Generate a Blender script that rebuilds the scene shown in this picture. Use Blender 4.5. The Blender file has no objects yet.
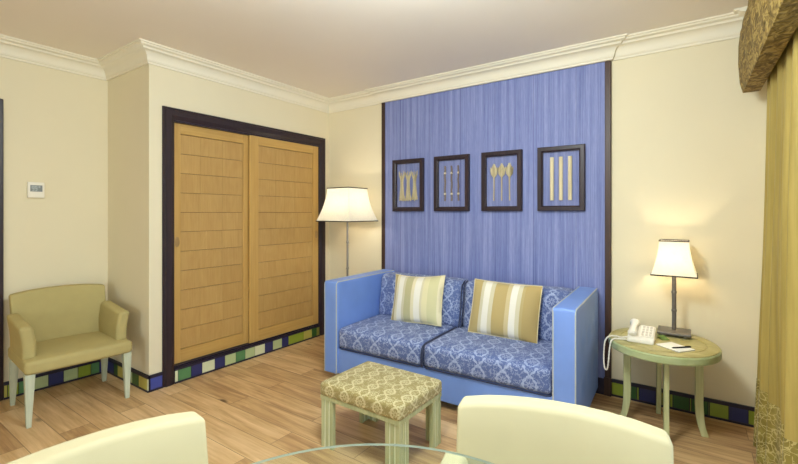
import bpy, bmesh, math, random
from math import sin, cos, pi, radians as R
from mathutils import Vector, Matrix
random.seed(7)
SC = bpy.context.scene
COL = SC.collection

# ------------------------------------------------------------------ helpers: objects
def tag(o, label=None, cat=None, group=None, kind=None):
    if label: o['label'] = label
    if cat: o['category'] = cat
    if group: o['group'] = group
    if kind: o['kind'] = kind
    return o

def thing(name, label, cat, loc=(0, 0, 0), rz=0.0, group=None):
    o = bpy.data.objects.new(name, None)
    COL.objects.link(o)
    o.location = loc
    o.rotation_euler = (0, 0, rz)
    o.empty_display_size = 0.1
    return tag(o, label, cat, group)

def obj(name, bm, mats, parent=None, smooth=True, bevel=0, seg=2, angle=35, loc=None, rot=None):
    me = bpy.data.meshes.new(name)
    bm.normal_update()
    bm.to_mesh(me)
    bm.free()
    o = bpy.data.objects.new(name, me)
    COL.objects.link(o)
    for m in (mats if isinstance(mats, (list, tuple)) else [mats]):
        me.materials.append(m)
    if smooth:
        for p in me.polygons: p.use_smooth = True
        try: me.set_sharp_from_angle(angle=R(angle))
        except Exception: pass
    if bevel:
        b = o.modifiers.new('bevel', 'BEVEL')
        b.width = bevel; b.segments = seg; b.limit_method = 'ANGLE'; b.angle_limit = R(40)
    if parent: o.parent = parent
    if loc is not None: o.location = loc
    if rot is not None: o.rotation_euler = rot
    return o

def copy_tree(o, parent=None):
    c = o.copy()
    COL.objects.link(c)
    if parent: c.parent = parent
    for ch in list(o.children): copy_tree(ch, c)
    return c

def struct(o, label=None):
    o['kind'] = 'structure'
    return o

# ------------------------------------------------------------------ helpers: geometry
def box(bm, x0, x1, y0, y1, z0, z1, mat=0):
    v = [bm.verts.new(p) for p in [(x0,y0,z0),(x1,y0,z0),(x1,y1,z0),(x0,y1,z0),(x0,y0,z1),(x1,y0,z1),(x1,y1,z1),(x0,y1,z1)]]
    fs = []
    for f in [(3,2,1,0),(4,5,6,7),(0,1,5,4),(1,2,6,5),(2,3,7,6),(3,0,4,7)]:
        fc = bm.faces.new([v[i] for i in f]); fc.material_index = mat; fs.append(fc)
    return v

def bx(*a, mat=0):
    bm = bmesh.new(); box(bm, *a, mat=mat); return bm

def boxes(lst):
    bm = bmesh.new()
    for a in lst: box(bm, *a)
    return bm

def tube(bm, pts, rad, n=10, closed=False, caps=True):
    pts = [Vector(p) for p in pts]
    m = len(pts)
    rs = rad if isinstance(rad, (list, tuple)) else [rad]*m
    rings = []
    up = None
    for i, p in enumerate(pts):
        if closed: t = (pts[(i+1) % m]-pts[i-1])
        else: t = pts[min(i+1, m-1)]-pts[max(i-1, 0)]
        t.normalize()
        if up is None:
            up = Vector((0,0,1)) if abs(t.z) < .9 else Vector((1,0,0))
        a = (up - t*up.dot(t))
        if a.length < 1e-5: a = t.orthogonal()
        a.normalize(); up = a
        b = t.cross(a)
        rings.append([bm.verts.new(p+(a*cos(2*pi*k/n)+b*sin(2*pi*k/n))*rs[i]) for k in range(n)])
    for i in range(m if closed else m-1):
        r0, r1 = rings[i], rings[(i+1) % m]
        for k in range(n):
            bm.faces.new((r0[k], r0[(k+1) % n], r1[(k+1) % n], r1[k]))
    if caps and not closed:
        bm.faces.new(rings[0][::-1]); bm.faces.new(rings[-1])
    return bm

def lathe(bm, prof, n=24, c=(0,0,0), sx=1, sy=1):
    rings = []
    for r, z in prof:
        rings.append([bm.verts.new((c[0]+max(r,1e-4)*sx*cos(2*pi*k/n), c[1]+max(r,1e-4)*sy*sin(2*pi*k/n), c[2]+z)) for k in range(n)])
    for i in range(len(rings)-1):
        for k in range(n):
            bm.faces.new((rings[i][k], rings[i][(k+1)%n], rings[i+1][(k+1)%n], rings[i+1][k]))
    bm.faces.new(rings[0][::-1]); bm.faces.new(rings[-1])
    return bm

def rbox(sx, sy, sz, r=.03, n=8, fn=None, org=(0,0,0)):
    """rounded box centred on org with box-projected UVs in metres; fn(p, u) may bend it"""
    bm = bmesh.new()
    uvl = bm.loops.layers.uv.new('UVMap')
    h = (sx/2, sy/2, sz/2)
    r = min(r, min(h)*.98)
    def axis(hh):
        a = [-hh, -hh+r*.3, -hh+r*.65, -hh+r]
        k = max(1, n)
        a += [-hh+r+(2*hh-2*r)*i/k for i in range(1, k)]
        a += [hh-r, hh-r*.65, hh-r*.3, hh]
        return a
    ax = [axis(v) for v in h]
    vm = {}
    def vert(p):
        key = tuple(round(c, 6) for c in p)
        if key not in vm:
            q = Vector([max(-(h[i]-r), min(h[i]-r, p[i])) for i in range(3)])
            d = Vector(p)-q
            P = q+d.normalized()*r if d.length > 1e-9 else Vector(p)
            if fn: P = fn(P, Vector((p[0]/h[0], p[1]/h[1], p[2]/h[2])))
            vm[key] = bm.verts.new(P+Vector(org))
        return vm[key]
    for k in range(3):
        i, j = (k+1) % 3, (k+2) % 3
        for s in (-1, 1):
            for a in range(len(ax[i])-1):
                for b in range(len(ax[j])-1):
                    ps = []
                    for (aa, bb) in ((a,b),(a+1,b),(a+1,b+1),(a,b+1)):
                        p = [0,0,0]; p[k] = s*h[k]; p[i] = ax[i][aa]; p[j] = ax[j][bb]
                        ps.append(p)
                    if s < 0: ps.reverse()
                    f = bm.faces.new([vert(p) for p in ps])
                    for l, p in zip(f.loops, ps):
                        if k == 2: uv = (p[0], p[1])
                        elif k == 1: uv = (p[0], p[2])
                        else: uv = (p[1], p[2])
                        if k == 1 and s < 0: uv = (p[0], p[2]-h[1]-h[2])   # front runs on from the top
                        if k == 2: uv = (p[0], p[1])
                        l[uvl].uv = (uv[0]+org[0], uv[1]+org[1]*(k == 2))
    return bm

def prism(bm, outline, z0, z1, axis='z'):
    lo, hi = [], []
    for (a, b) in outline:
        if axis == 'z': p, q = (a,b,z0), (a,b,z1)
        elif axis == 'y': p, q = (a,z0,b), (a,z1,b)
        else: p, q = (z0,a,b), (z1,a,b)
        lo.append(bm.verts.new(p)); hi.append(bm.verts.new(q))
    n = len(lo)
    bm.faces.new(lo[::-1]); bm.faces.new(hi)
    for i in range(n): bm.faces.new((lo[i], lo[(i+1)%n], hi[(i+1)%n], hi[i]))
    bmesh.ops.recalc_face_normals(bm, faces=bm.faces)
    return bm

# ------------------------------------------------------------------ helpers: materials
def srgb(r, g, b):
    f = lambda c: c/12.92 if c <= .04045 else ((c+.055)/1.055)**2.4
    return (f(r/255), f(g/255), f(b/255), 1)

class NT:
    def __init__(s, name):
        s.m = bpy.data.materials.new(name); s.m.use_nodes = True
        s.t = s.m.node_tree; s.b = s.t.nodes['Principled BSDF']; s.out = s.t.nodes['Material Output']
    def n(s, typ, **kw):
        x = s.t.nodes.new(typ)
        for k, v in kw.items(): setattr(x, k, v)
        return x
    def l(s, a, b): s.t.links.new(a, b)
    def inp(s, sock, v):
        if hasattr(v, 'is_output') or isinstance(v, bpy.types.NodeSocket): s.l(v, sock)
        else: sock.default_value = v
    def math(s, op, a, b=0.0, c=None, clamp=False):
        x = s.n('ShaderNodeMath', operation=op, use_clamp=clamp)
        s.inp(x.inputs[0], a); s.inp(x.inputs[1], b)
        if c is not None: s.inp(x.inputs[2], c)
        return x.outputs[0]
    def obj(s): return s.n('ShaderNodeTexCoord').outputs['Object']
    def uv(s): return s.n('ShaderNodeTexCoord').outputs['UV']
    def map(s, v, scale=(1,1,1), loc=(0,0,0), rot=(0,0,0)):
        x = s.n('ShaderNodeMapping'); s.l(v, x.inputs[0])
        x.inputs['Scale'].default_value = scale; x.inputs['Location'].default_value = loc; x.inputs['Rotation'].default_value = rot
        return x.outputs[0]
    def noise(s, v, scale, detail=3, rough=.55, dist=0):
        x = s.n('ShaderNodeTexNoise'); s.l(v, x.inputs['Vector'])
        x.inputs['Scale'].default_value = scale; x.inputs['Detail'].default_value = detail
        x.inputs['Roughness'].default_value = rough; x.inputs['Distortion'].default_value = dist
        return x.outputs[0]
    def ramp(s, fac, stops, interp='LINEAR'):
        x = s.n('ShaderNodeValToRGB'); s.l(fac, x.inputs[0]); cr = x.color_ramp; cr.interpolation = interp
        while len(cr.elements) < len(stops): cr.elements.new(.5)
        for e, (p, c) in zip(cr.elements, stops): e.position = p; e.color = c
        return x.outputs[0]
    def mix(s, fac, a, b, mode='MIX'):
        x = s.n('ShaderNodeMix', data_type='RGBA', blend_type=mode)
        s.inp(x.inputs[0], fac); s.inp(x.inputs[6], a); s.inp(x.inputs[7], b)
        return x.outputs[2]
    def bump(s, h, strength=.3, dist=.01):
        x = s.n('ShaderNodeBump'); s.l(h, x.inputs['Height'])
        x.inputs['Strength'].default_value = strength; x.inputs['Distance'].default_value = dist
        s.l(x.outputs[0], s.b.inputs['Normal'])
    def set(s, col=None, rough=.6, metal=0, spec=.5, sheen=0):
        if col is not None: s.inp(s.b.inputs['Base Color'], col)
        s.b.inputs['Roughness'].default_value = rough; s.b.inputs['Metallic'].default_value = metal
        s.b.inputs['Specular IOR Level'].default_value = spec
        if sheen: s.b.inputs['Sheen Weight'].default_value = sheen
        return s

def paint(name, rgb, rough=.6, var=.06, scale=6, bump=0.0, metal=0, spec=.4, bscale=200):
    t = NT(name); v = t.obj(); c = srgb(*rgb)
    f = t.noise(v, scale)
    lo = tuple(x*(1-var) for x in c[:3])+(1,); hi = tuple(min(1, x*(1+var)) for x in c[:3])+(1,)
    t.set(t.ramp(f, [(.3, lo), (.7, hi)]), rough, metal, spec)
    if bump: t.bump(t.noise(v, bscale, 2), bump, .002)
    return t.m

def wood(name, a, b, axis='z', rough=.45, fine=90, bump=.08, spec=.4, rings=1.0):
    t = NT(name); v = t.obj()
    sc = {'x': (1.2, fine, fine), 'y': (fine, 1.2, fine), 'z': (fine, fine, 1.2)}[axis]
    lo = {'x': (.8, 9, 9), 'y': (9, .8, 9), 'z': (9, 9, .8)}[axis]
    f1 = t.noise(t.map(v, sc), 1, 3, .6)
    f2 = t.noise(t.map(v, lo), rings, 3, .6, 1.2)
    f = t.math('ADD', t.math('MULTIPLY', f1, .5), t.math('MULTIPLY', f2, .5))
    t.set(t.ramp(f, [(.35, srgb(*a)), (.65, srgb(*b))]), rough, 0, spec)
    t.bump(f1, bump, .002)
    return t.m

M = {}
M['wall'] = paint('wall_paint', (226, 216, 187), .85, .015, 2, .03)
M['ceiling'] = paint('ceiling_paint', (240, 232, 221), .9, .012, 1.5)
M['cornice'] = paint('cornice_paint', (233, 226, 206), .6, .015, 3)
M['dark'] = wood('dark_stained_wood', (38, 28, 34), (54, 40, 46), 'z', .38, 70, .05)
M['dark_brown'] = wood('dark_brown_wood', (50, 34, 28), (78, 55, 44), 'z', .45, 70, .05)
M['navy'] = paint('navy_trim', (40, 34, 52), .4, .08, 12)
M['oak_frame'] = wood('oak_stile_wood', (186, 146, 80), (202, 164, 96), 'z', .42, 80, .05)
M['oak_frame_h'] = wood('oak_rail_wood', (186, 146, 80), (202, 164, 96), 'y', .42, 80, .05)
M['brass'] = paint('brushed_brass', (176, 146, 98), .4, .05, 20, metal=.5)
M['steel'] = paint('brushed_steel', (150, 146, 140), .35, .05, 40, metal=.9)
M['pewter'] = paint('dark_pewter', (118, 112, 106), .36, .05, 40, metal=.5)
M['rubber'] = paint('dark_rubber', (25, 24, 26), .7, .05)
M['white_plastic'] = paint('white_plastic', (236, 230, 216), .4, .02, 10)
M['grey_plastic'] = paint('grey_plastic', (150, 146, 140), .5, .03, 10)
M['key_plastic'] = paint('beige_key_plastic', (204, 196, 182), .5, .03, 10)
M['paper'] = paint('white_paper', (245, 242, 232), .8, .01, 30)
M['ink'] = paint('black_lacquer', (16, 15, 17), .3, .02)
M['leaflet'] = paint('green_card', (92, 122, 52), .6, .15, 40)
M['lcd'] = paint('grey_display', (128, 134, 134), .3, .03, 30)
M['lcd_digit'] = paint('display_digit', (196, 204, 206), .4, .02)
M['tan_fabric'] = paint('tan_upholstery', (176, 162, 108), .8, .04, 8, .12, bscale=500)
M['cream_fabric'] = paint('cream_upholstery', (196, 186, 150), .75, .03, 5, .1, bscale=500)
M['grey_leg'] = wood('pale_green_washed_wood', (172, 180, 156), (200, 206, 184), 'z', .5, 60, .06)
M['leather'] = paint('blue_leather', (114, 146, 214), .5, .05, 5, .12, spec=.5, bscale=160)
M['piping'] = paint('pale_piping', (178, 182, 178), .6, .05, 30)
M['piping_dark'] = paint('dark_blue_piping', (52, 58, 84), .6, .05, 30)
M['trim_cord'] = paint('dark_braid', (44, 36, 32), .7, .08, 60)
M['dry_stem'] = wood('dried_stem', (176, 156, 120), (222, 206, 170), 'z', .75, 60, .2)
M['cane'] = wood('pale_cane', (206, 190, 150), (234, 222, 186), 'z', .6, 50, .1)
M['twig'] = wood('grey_twig', (104, 92, 92), (140, 124, 116), 'z', .75, 60, .2)
M['sheaf'] = wood('dried_sheaf', (140, 126, 94), (232, 220, 180), 'z', .8, 40, .4)
M['out'] = paint('outside_paving', (150, 146, 138), .9, .1, 1)
M['win_frame'] = paint('white_window_frame', (232, 230, 224), .4, .02, 8)

def glass(name, tint=(1,1,1,1), refl=.06, edge=None):
    t = NT(name)
    tr = t.n('ShaderNodeBsdfTransparent'); tr.inputs[0].default_value = tint
    gl = t.n('ShaderNodeBsdfGlossy'); gl.inputs['Roughness'].default_value = .02
    fr = t.n('ShaderNodeFresnel'); fr.inputs[0].default_value = 1.45
    mx = t.n('ShaderNodeMixShader')
    gm = t.n('ShaderNodeNewGeometry'); t.l(t.math('MULTIPLY', fr.outputs[0], t.math('SUBTRACT', 1.0, gm.outputs['Backfacing'])), mx.inputs[0]); t.l(tr.outputs[0], mx.inputs[1]); t.l(gl.outputs[0], mx.inputs[2])
    t.l(mx.outputs[0], t.out.inputs[0])
    return t.m
M['glass'] = glass('clear_glass')
M['pane'] = glass('window_glass', (.97,.98,.97,1))
M['table_glass'] = glass('green_tinted_glass', (.93,.97,.94,1))
M['glass_edge'] = paint('polished_glass_edge', (186, 194, 180), .1, .02, 10, spec=.8)

def floor_mat():
    t = NT('oak_plank_floor'); v = t.obj()
    def bricks(c1, c2, off=.43):
        b = t.n('ShaderNodeTexBrick', offset=off, offset_frequency=2, squash=1)
        t.l(t.map(v, (1,1,1), (.37,.06,0)), b.inputs['Vector'])
        b.inputs['Color1'].default_value = c1; b.inputs['Color2'].default_value = c2
        b.inputs['Mortar'].default_value = (0,0,0,1)
        b.inputs['Scale'].default_value = 1; b.inputs['Mortar Size'].default_value = .0016
        b.inputs['Mortar Smooth'].default_value = .2; b.inputs['Bias'].default_value = 0
        b.inputs['Brick Width'].default_value = 1.15; b.inputs['Row Height'].default_value = .165
        return b
    b = bricks((0,0,0,1), (1,1,1,1))
    pid = t.n('ShaderNodeSeparateColor'); t.l(b.outputs['Color'], pid.inputs[0]); pid = pid.outputs[0]
    # shift the grain per plank
    off = t.n('ShaderNodeCombineXYZ'); t.l(t.math('MULTIPLY', pid, 37.0), off.inputs[0]); t.l(t.math('MULTIPLY', pid, 11.0), off.inputs[2])
    va = t.n('ShaderNodeVectorMath', operation='ADD'); t.l(v, va.inputs[0]); t.l(off.outputs[0], va.inputs[1]); vv = va.outputs[0]
    g1 = t.noise(t.map(vv, (2.2, 42, 1)), 1, 4, .65, .4)
    g2 = t.noise(t.map(vv, (1.0, 7, 1)), 1, 4, .6, 1.6)
    g3 = t.noise(t.map(vv, (1.3, 3.0, 1)), 1.6, 2, .5)
    f = t.math('ADD', t.math('MULTIPLY', g1, .36), t.math('MULTIPLY', g2, .40))
    f = t.math('ADD', f, t.math('MULTIPLY', pid, .17))
    f = t.math('ADD', f, t.math('MULTIPLY', g3, .12))
    c = t.ramp(f, [(.30, srgb(116, 84, 54)), (.42, srgb(168, 131, 90)), (.53, srgb(200, 164, 117)), (.67, srgb(224, 192, 146))])
    # knots
    vo = t.n('ShaderNodeTexVoronoi', feature='F1'); t.l(t.map(vv, (1.1, 2.6, 1)), vo.inputs['Vector']); vo.inputs['Scale'].default_value = 1.5
    kn = t.n('ShaderNodeMapRange', clamp=True); t.l(vo.outputs['Distance'], kn.inputs[0]); kn.inputs[1].default_value = .03; kn.inputs[2].default_value = .10; kn.inputs[3].default_value = .75; kn.inputs[4].default_value = 0
    c = t.mix(kn.outputs[0], c, srgb(62, 42, 28))
    c = t.mix(t.math('MULTIPLY', b.outputs['Fac'], .75), c, srgb(80, 56, 38))
    t.set(c, .42, 0, .35)
    t.bump(t.math('SUBTRACT', t.math('MULTIPLY', g1, .25), b.outputs['Fac']), .25, .003)
    return t.m
M['floor'] = floor_mat()

def panel_mat():
    t = NT('blue_vertical_grain'); v = t.obj()
    f1 = t.noise(t.map(v, (150, 1, 1.6)), 1, 3, .65)
    f2 = t.noise(t.map(v, (28, 1, .5)), 1, 3, .6)
    f3 = t.noise(t.map(v, (330, 1, 14)), 1, 2, .6)
    f = t.math('ADD', t.math('ADD', t.math('MULTIPLY', f1, .42), t.math('MULTIPLY', f2, .38)), t.math('MULTIPLY', f3, .20))
    c = t.ramp(f, [(.34, srgb(92, 103, 156)), (.47, srgb(118, 128, 180)), (.56, srgb(138, 147, 195)), (.70, srgb(180, 187, 217))])
    sx = t.n('ShaderNodeSeparateXYZ'); t.l(v, sx.inputs[0])
    fr = t.math('ABSOLUTE', t.math('SUBTRACT', t.math('FRACT', t.math('MULTIPLY', t.math('ADD', sx.outputs[0], 10.17), 3.05)), .5))
    seam = t.math('LESS_THAN', fr, .008)
    c = t.mix(t.math('MULTIPLY', seam, .45), c, srgb(60, 66, 120))
    t.set(c, .6, 0, .3); t.bump(f1, .15, .003)
    return t.m
M['panel'] = panel_mat()

def oak_panel():
    t = NT('oak_slat_panel'); v = t.obj()
    geo = t.n('ShaderNodeAttribute', attribute_name='slat'); r = geo.outputs['Fac']
    off = t.n('ShaderNodeCombineXYZ'); t.l(t.math('MULTIPLY', r, 53.0), off.inputs[0]); t.l(t.math('MULTIPLY', r, 17.0), off.inputs[1])
    va = t.n('ShaderNodeVectorMath', operation='ADD'); t.l(v, va.inputs[0]); t.l(off.outputs[0], va.inputs[1])
    f1 = t.noise(t.map(va.outputs[0], (60, 90, 4)), 1, 3, .6)
    f2 = t.noise(t.map(va.outputs[0], (6, 9, 2.5)), 1, 3, .6, 1.5)
    f = t.math('ADD', t.math('ADD', t.math('MULTIPLY', f1, .4), t.math('MULTIPLY', f2, .45)), t.math('MULTIPLY', r, .07))
    t.set(t.ramp(f, [(.30, srgb(176, 138, 80)), (.52, srgb(188, 152, 92)), (.72, srgb(200, 164, 104))]), .42, 0, .4)
    t.bump(f1, .06, .002)
    return t.m
M['oak_panel'] = oak_panel()
M['oak_groove'] = paint('oak_groove', (84, 58, 28), .7, .05)

def ogee_mat(name, base, base2, line, W, P, rough=.75, thick=.055, star=.5, lw=1.0, fleck=.35):
    t = NT(name); uv = t.uv()
    s = t.n('ShaderNodeSeparateXYZ'); t.l(uv, s.inputs[0]); x, y = s.outputs[0], s.outputs[1]
    wob = t.noise(t.map(uv, (1,1,1)), 26, 2)
    xs = t.math('MULTIPLY', x, 1/W); ys = t.math('MULTIPLY', y, 1/P)
    sn = t.math('MULTIPLY', t.math('SINE', t.math('MULTIPLY', ys, 2*pi)), .25)
    def band(v, th):
        f = t.math('ABSOLUTE', t.math('SUBTRACT', t.math('FRACT', v), .5))
        # teeth along the line make it read as leaves
        tooth = t.math('MULTIPLY', t.math('SINE', t.math('MULTIPLY', ys, 2*pi*9)), th*.45)
        return t.math('LESS_THAN', f, t.math('ADD', tooth, th))
    la = band(t.math('ADD', t.math('ADD', xs, sn), .25), thick)
    lb = band(t.math('ADD', t.math('SUBTRACT', xs, sn), .25), thick)
    g = t.math('MAXIMUM', la, lb)
    def med(ox, oy):
        u = t.math('SUBTRACT', t.math('FRACT', t.math('ADD', xs, ox)), .5)
        v = t.math('MULTIPLY', t.math('SUBTRACT', t.math('FRACT', t.math('ADD', ys, oy)), .5), P/W)
        r = t.math('SQRT', t.math('ADD', t.math('MULTIPLY', u, u), t.math('MULTIPLY', v, v)))
        an = t.math('ARCTAN2', v, u)
        ray = t.math('ADD', t.math('MULTIPLY', t.math('COSINE', t.math('MULTIPLY', an, 8)), .5), .5)
        lim = t.math('ADD', t.math('MULTIPLY', ray, .12), .05)
        a = t.math('LESS_THAN', r, lim)
        hole = t.math('GREATER_THAN', r, .045)
        ring = t.math('MULTIPLY', t.math('LESS_THAN', t.math('ABSOLUTE', t.math('SUBTRACT', r, t.math('ADD', t.math('MULTIPLY', ray, .04), .24))), .022), t.math('GREATER_THAN', ray, .35))
        return t.math('MAXIMUM', t.math('MULTIPLY', a, hole), ring)
    m = t.math('MAXIMUM', med(.25, .25), med(.75, .75))
    n2 = t.noise(t.map(uv, (1,1,1)), 90, 2)
    g = t.math('MAXIMUM', g, t.math('MULTIPLY', m, star))
    g = t.math('MULTIPLY', g, t.math('ADD', t.math('MULTIPLY', n2, .9), .4), clamp=True)
    vo = t.n('ShaderNodeTexVoronoi', feature='DISTANCE_TO_EDGE'); t.l(t.map(uv, (1, .7, 1)), vo.inputs['Vector']); vo.inputs['Scale'].default_value = 75
    fl_ = t.math('MULTIPLY', t.math('LESS_THAN', vo.outputs['Distance'], .10), t.math('GREATER_THAN', t.noise(t.map(uv, (1,1,1)), 40, 2), .5))
    g = t.math('MULTIPLY', t.math('MAXIMUM', g, t.math('MULTIPLY', fl_, fleck)), lw)
    bc = t.mix(t.noise(t.map(uv, (1,1,1)), 120, 3), srgb(*base), srgb(*base2))
    t.set(t.mix(g, bc, srgb(*line)), rough, 0, .3, .15)
    t.bump(t.math('ADD', g, t.math('MULTIPLY', n2, .4)), .15, .002)
    return t.m
M['sofa_fabric'] = ogee_mat('blue_ogee_fabric', (74, 90, 138), (98, 114, 164), (172, 184, 216), .165, .24, thick=.05, star=.85, lw=.85, fleck=.5)
M['ottoman_fabric'] = ogee_mat('olive_damask_fabric', (140, 126, 76), (160, 146, 94), (208, 198, 156), .115, .150, star=1, thick=.06, lw=.95, fleck=.4)

def stripe_mat(name, stops, W):
    t = NT(name); s = t.n('ShaderNodeSeparateXYZ'); t.l(t.uv(), s.inputs[0])
    c = t.ramp(s.outputs[0], stops, 'CONSTANT')
    n = t.noise(t.map(t.uv(), (4, 260, 1)), 1, 2)
    c = t.mix(t.math('MULTIPLY', n, .15), c, srgb(150, 130, 80))
    t.set(c, .6, 0, .35, .2); t.bump(n, .05, .002)
    return t.m
_cr, _wh, _gd, _ol, _st = srgb(226,217,182), srgb(236,232,220), srgb(184,164,110), srgb(188,182,140), srgb(210,203,174)
M['pillow_pale'] = stripe_mat('pale_striped_silk', [(0,_gd),(.07,_cr),(.13,_wh),(.24,_st),(.29,_ol),(.43,_cr),(.50,_wh),(.62,_st),(.66,srgb(222,214,172)),(.76,srgb(208,203,158)),(.93,_cr)], 1)
M['pillow_gold'] = stripe_mat('gold_striped_silk', [(0,_gd),(.15,_st),(.20,_wh),(.30,_st),(.36,srgb(184,162,106)),(.55,srgb(206,190,146)),(.61,_wh),(.70,_st),(.76,_gd),(.80,srgb(180,156,98))], 1)

def table_wood():
    t = NT('green_washed_table_wood'); v = t.obj()
    f1 = t.noise(t.map(v, (6, 60, 6)), 1, 3, .6); f2 = t.noise(v, 7, 3)
    f = t.math('ADD', t.math('MULTIPLY', f1, .5), t.math('MULTIPLY', f2, .5))
    t.set(t.ramp(f, [(.36, srgb(152, 142, 84)), (.5, srgb(174, 164, 106)), (.66, srgb(194, 186, 132))]), .4, 0, .45)
    t.bump(f1, .05, .002)
    return t.m
M['table_wood'] = table_wood()
M['table_leg'] = wood('green_washed_leg_wood', (164, 168, 116), (198, 200, 152), 'z', .45, 60, .05)
M['table_rim'] = wood('green_washed_rim_wood', (160, 172, 122), (186, 194, 148), 'x', .42, 30, .04)
M['ottoman_wood'] = wood('pale_green_painted_wood', (160, 166, 122), (194, 198, 158), 'z', .5, 60, .06)
M['ottoman_wood_pale'] = wood('chalky_green_wood', (222, 228, 200), (238, 242, 220), 'z', .5, 60, .06)

def curtain_mat():
    t = NT('olive_gold_silk'); v = t.obj()
    f = t.noise(t.map(v, (60, 60, 2)), 1, 3, .6); g = t.noise(t.map(v, (8, 8, .8)), 1, 2)
    t.set(t.ramp(t.math('ADD', t.math('MULTIPLY', f, .5), t.math('MULTIPLY', g, .5)), [(.35, srgb(150, 130, 66)), (.65, srgb(178, 157, 88))]), .5, 0, .3)
    t.bump(f, .06, .003)
    return t.m
M['curtain'] = curtain_mat()

def hem_mat():
    t = NT('embroidered_olive_silk'); v = t.obj()
    d = t.noise(v, 14, 2)
    vm = t.n('ShaderNodeVectorMath', operation='MULTIPLY_ADD'); 
    nz = t.n('ShaderNodeTexNoise'); t.l(v, nz.inputs['Vector']); nz.inputs['Scale'].default_value = 11
    t.l(nz.outputs['Color'], vm.inputs[0]); vm.inputs[1].default_value = (.16,.16,.16); t.l(v, vm.inputs[2])
    vo = t.n('ShaderNodeTexVoronoi', feature='DISTANCE_TO_EDGE'); t.l(vm.outputs[0], vo.inputs['Vector']); vo.inputs['Scale'].default_value = 30
    ln = t.math('LESS_THAN', vo.outputs['Distance'], .06)
    msk = t.math('GREATER_THAN', t.noise(v, 17, 2), .38)
    g = t.math('MULTIPLY', ln, msk)
    bc = t.ramp(d, [(.35, srgb(118, 104, 42)), (.65, srgb(152, 136, 64))])
    t.set(t.mix(t.math('MULTIPLY', g, .8), bc, srgb(198, 182, 122)), .6, 0, .3, .2)
    t.bump(g, .3, .004)
    return t.m
M['hem'] = hem_mat()

def pelmet_mat():
    t = NT('crinkled_olive_fabric'); v = t.obj()
    f = t.noise(t.map(v, (26, 16, 40), rot=(.6,0,.3)), 1, 3, .6, 1.2)
    t.set(t.ramp(f, [(.38, srgb(92, 72, 30)), (.5, srgb(130, 106, 52)), (.62, srgb(168, 144, 82))]), .55, 0, .4, .2)
    t.b.inputs['Sheen Weight'].default_value = 0; t.b.inputs['Specular IOR Level'].default_value = .15; t.bump(f, .8, .014)
    return t.m
M['pelmet'] = pelmet_mat()

def shade_mat(name, rgb, emit, strength):
    t = NT(name); v = t.obj()
    n = t.noise(v, 60, 2)
    c = t.ramp(n, [(.3, srgb(*[x*.97 for x in rgb])), (.7, srgb(*rgb))])
    d = t.n('ShaderNodeBsdfDiffuse'); tl = t.n('ShaderNodeBsdfTranslucent')
    t.l(c, d.inputs[0]); t.l(c, tl.inputs[0])
    mx = t.n('ShaderNodeMixShader'); mx.inputs[0].default_value = .5
    t.l(d.outputs[0], mx.inputs[1]); t.l(tl.outputs[0], mx.inputs[2])
    t.l(mx.outputs[0], t.out.inputs[0])
    return t.m
M['shade'] = shade_mat('cream_shade_silk', (252, 249, 240), None, 0)
def bulb_mat(name, col, st):
    t = NT(name); e = t.n('ShaderNodeEmission'); e.inputs[0].default_value = col; e.inputs[1].default_value = st
    t.l(e.outputs[0], t.out.inputs[0]); return t.m
M['bulb'] = bulb_mat('warm_bulb', (1, .78, .48, 1), 60)

TILE = {}
def tile(k):
    if k not in TILE:
        rgb = {'n': (46, 50, 104), 'g': (92, 142, 92), 'd': (52, 96, 44), 'l': (150, 168, 56), 'p': (190, 204, 150), 'y': (196, 186, 92),
               'c': (226, 230, 190), 'o': (128, 126, 56), 'b': (66, 78, 160)}[k]
        t = NT('tile_'+{'n':'navy','g':'green','d':'deep_green','l':'lime','p':'pale_green','y':'straw','c':'cream','o':'olive','b':'blue'}[k])
        v = t.obj(); f = t.noise(t.map(v, (260, 260, 14)), 1, 2)
        t.set(t.mix(t.math('MULTIPLY', f, .5), srgb(*rgb), srgb(*[x*.8 for x in rgb])), .35, 0, .5)
        TILE[k] = t.m
    return TILE[k]

# ================================================================== SETTING
XL, XW, XR = -4.085, -3.356, .43
YC, YB, YF = 1.536, 3.459, -3.6
H = 2.60
CX0, CX1 = -2.594, -.479            # blue panel
WD0, WD1, WDZ = 1.63, 3.389, 2.177  # wardrobe frame outer
WT = .12

struct(obj('floor', bx(XL-.2, XR+.2, YF-.2, YB+.2, -.1, 0), M['floor'], smooth=False))
struct(obj('ceiling', bx(XL-.2, XR+.2, YF-.2, YB+.2, H, H+.1), M['ceiling'], smooth=False))
struct(obj('wall_back', bx(XL-.2, XR+.2, YB, YB+WT, 0, H), M['wall'], smooth=False))
# left wall with a door opening
DO0, DO1, DZ = -.05, .80, 2.11
struct(obj('wall_left', boxes([(XL-WT, XL, DO1+.0, YC+.1, 0, H), (XL-WT, XL, YF, DO0, 0, H), (XL-WT, XL, DO0, DO1, DZ, H)]), M['wall'], smooth=False))
# chimney-like wardrobe wall: return, strip, over the opening, narrow strip by the corner
OW0, OW1, OWZ = WD0+.03, WD1-.03, WDZ-.03
struct(obj('wall_wardrobe', boxes([(XL-WT, XW, YC, YC+.08, 0, H), (XW-.08, XW, YC+.08, OW0, 0, H), (XW-.08, XW, OW1, YB, 0, H), (XW-.08, XW, OW0, OW1, OWZ, H)]), M['wall'], smooth=False))
struct(obj('wall_recess', boxes([(XL-.05, XL, YC+.08, YB, 0, H)]), M['wall'], smooth=False))
# right wall with a wide balcony window
WY0, WY1, WZ = -2.9, 2.6, 2.12
struct(obj('wall_right', boxes([(XR, XR+WT+.1, WY1, YB, 0, H), (XR, XR+WT+.1, YF, WY0, 0, H), (XR, XR+WT+.1, WY0, WY1, WZ, H)]), M['wall'], smooth=False))
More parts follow.
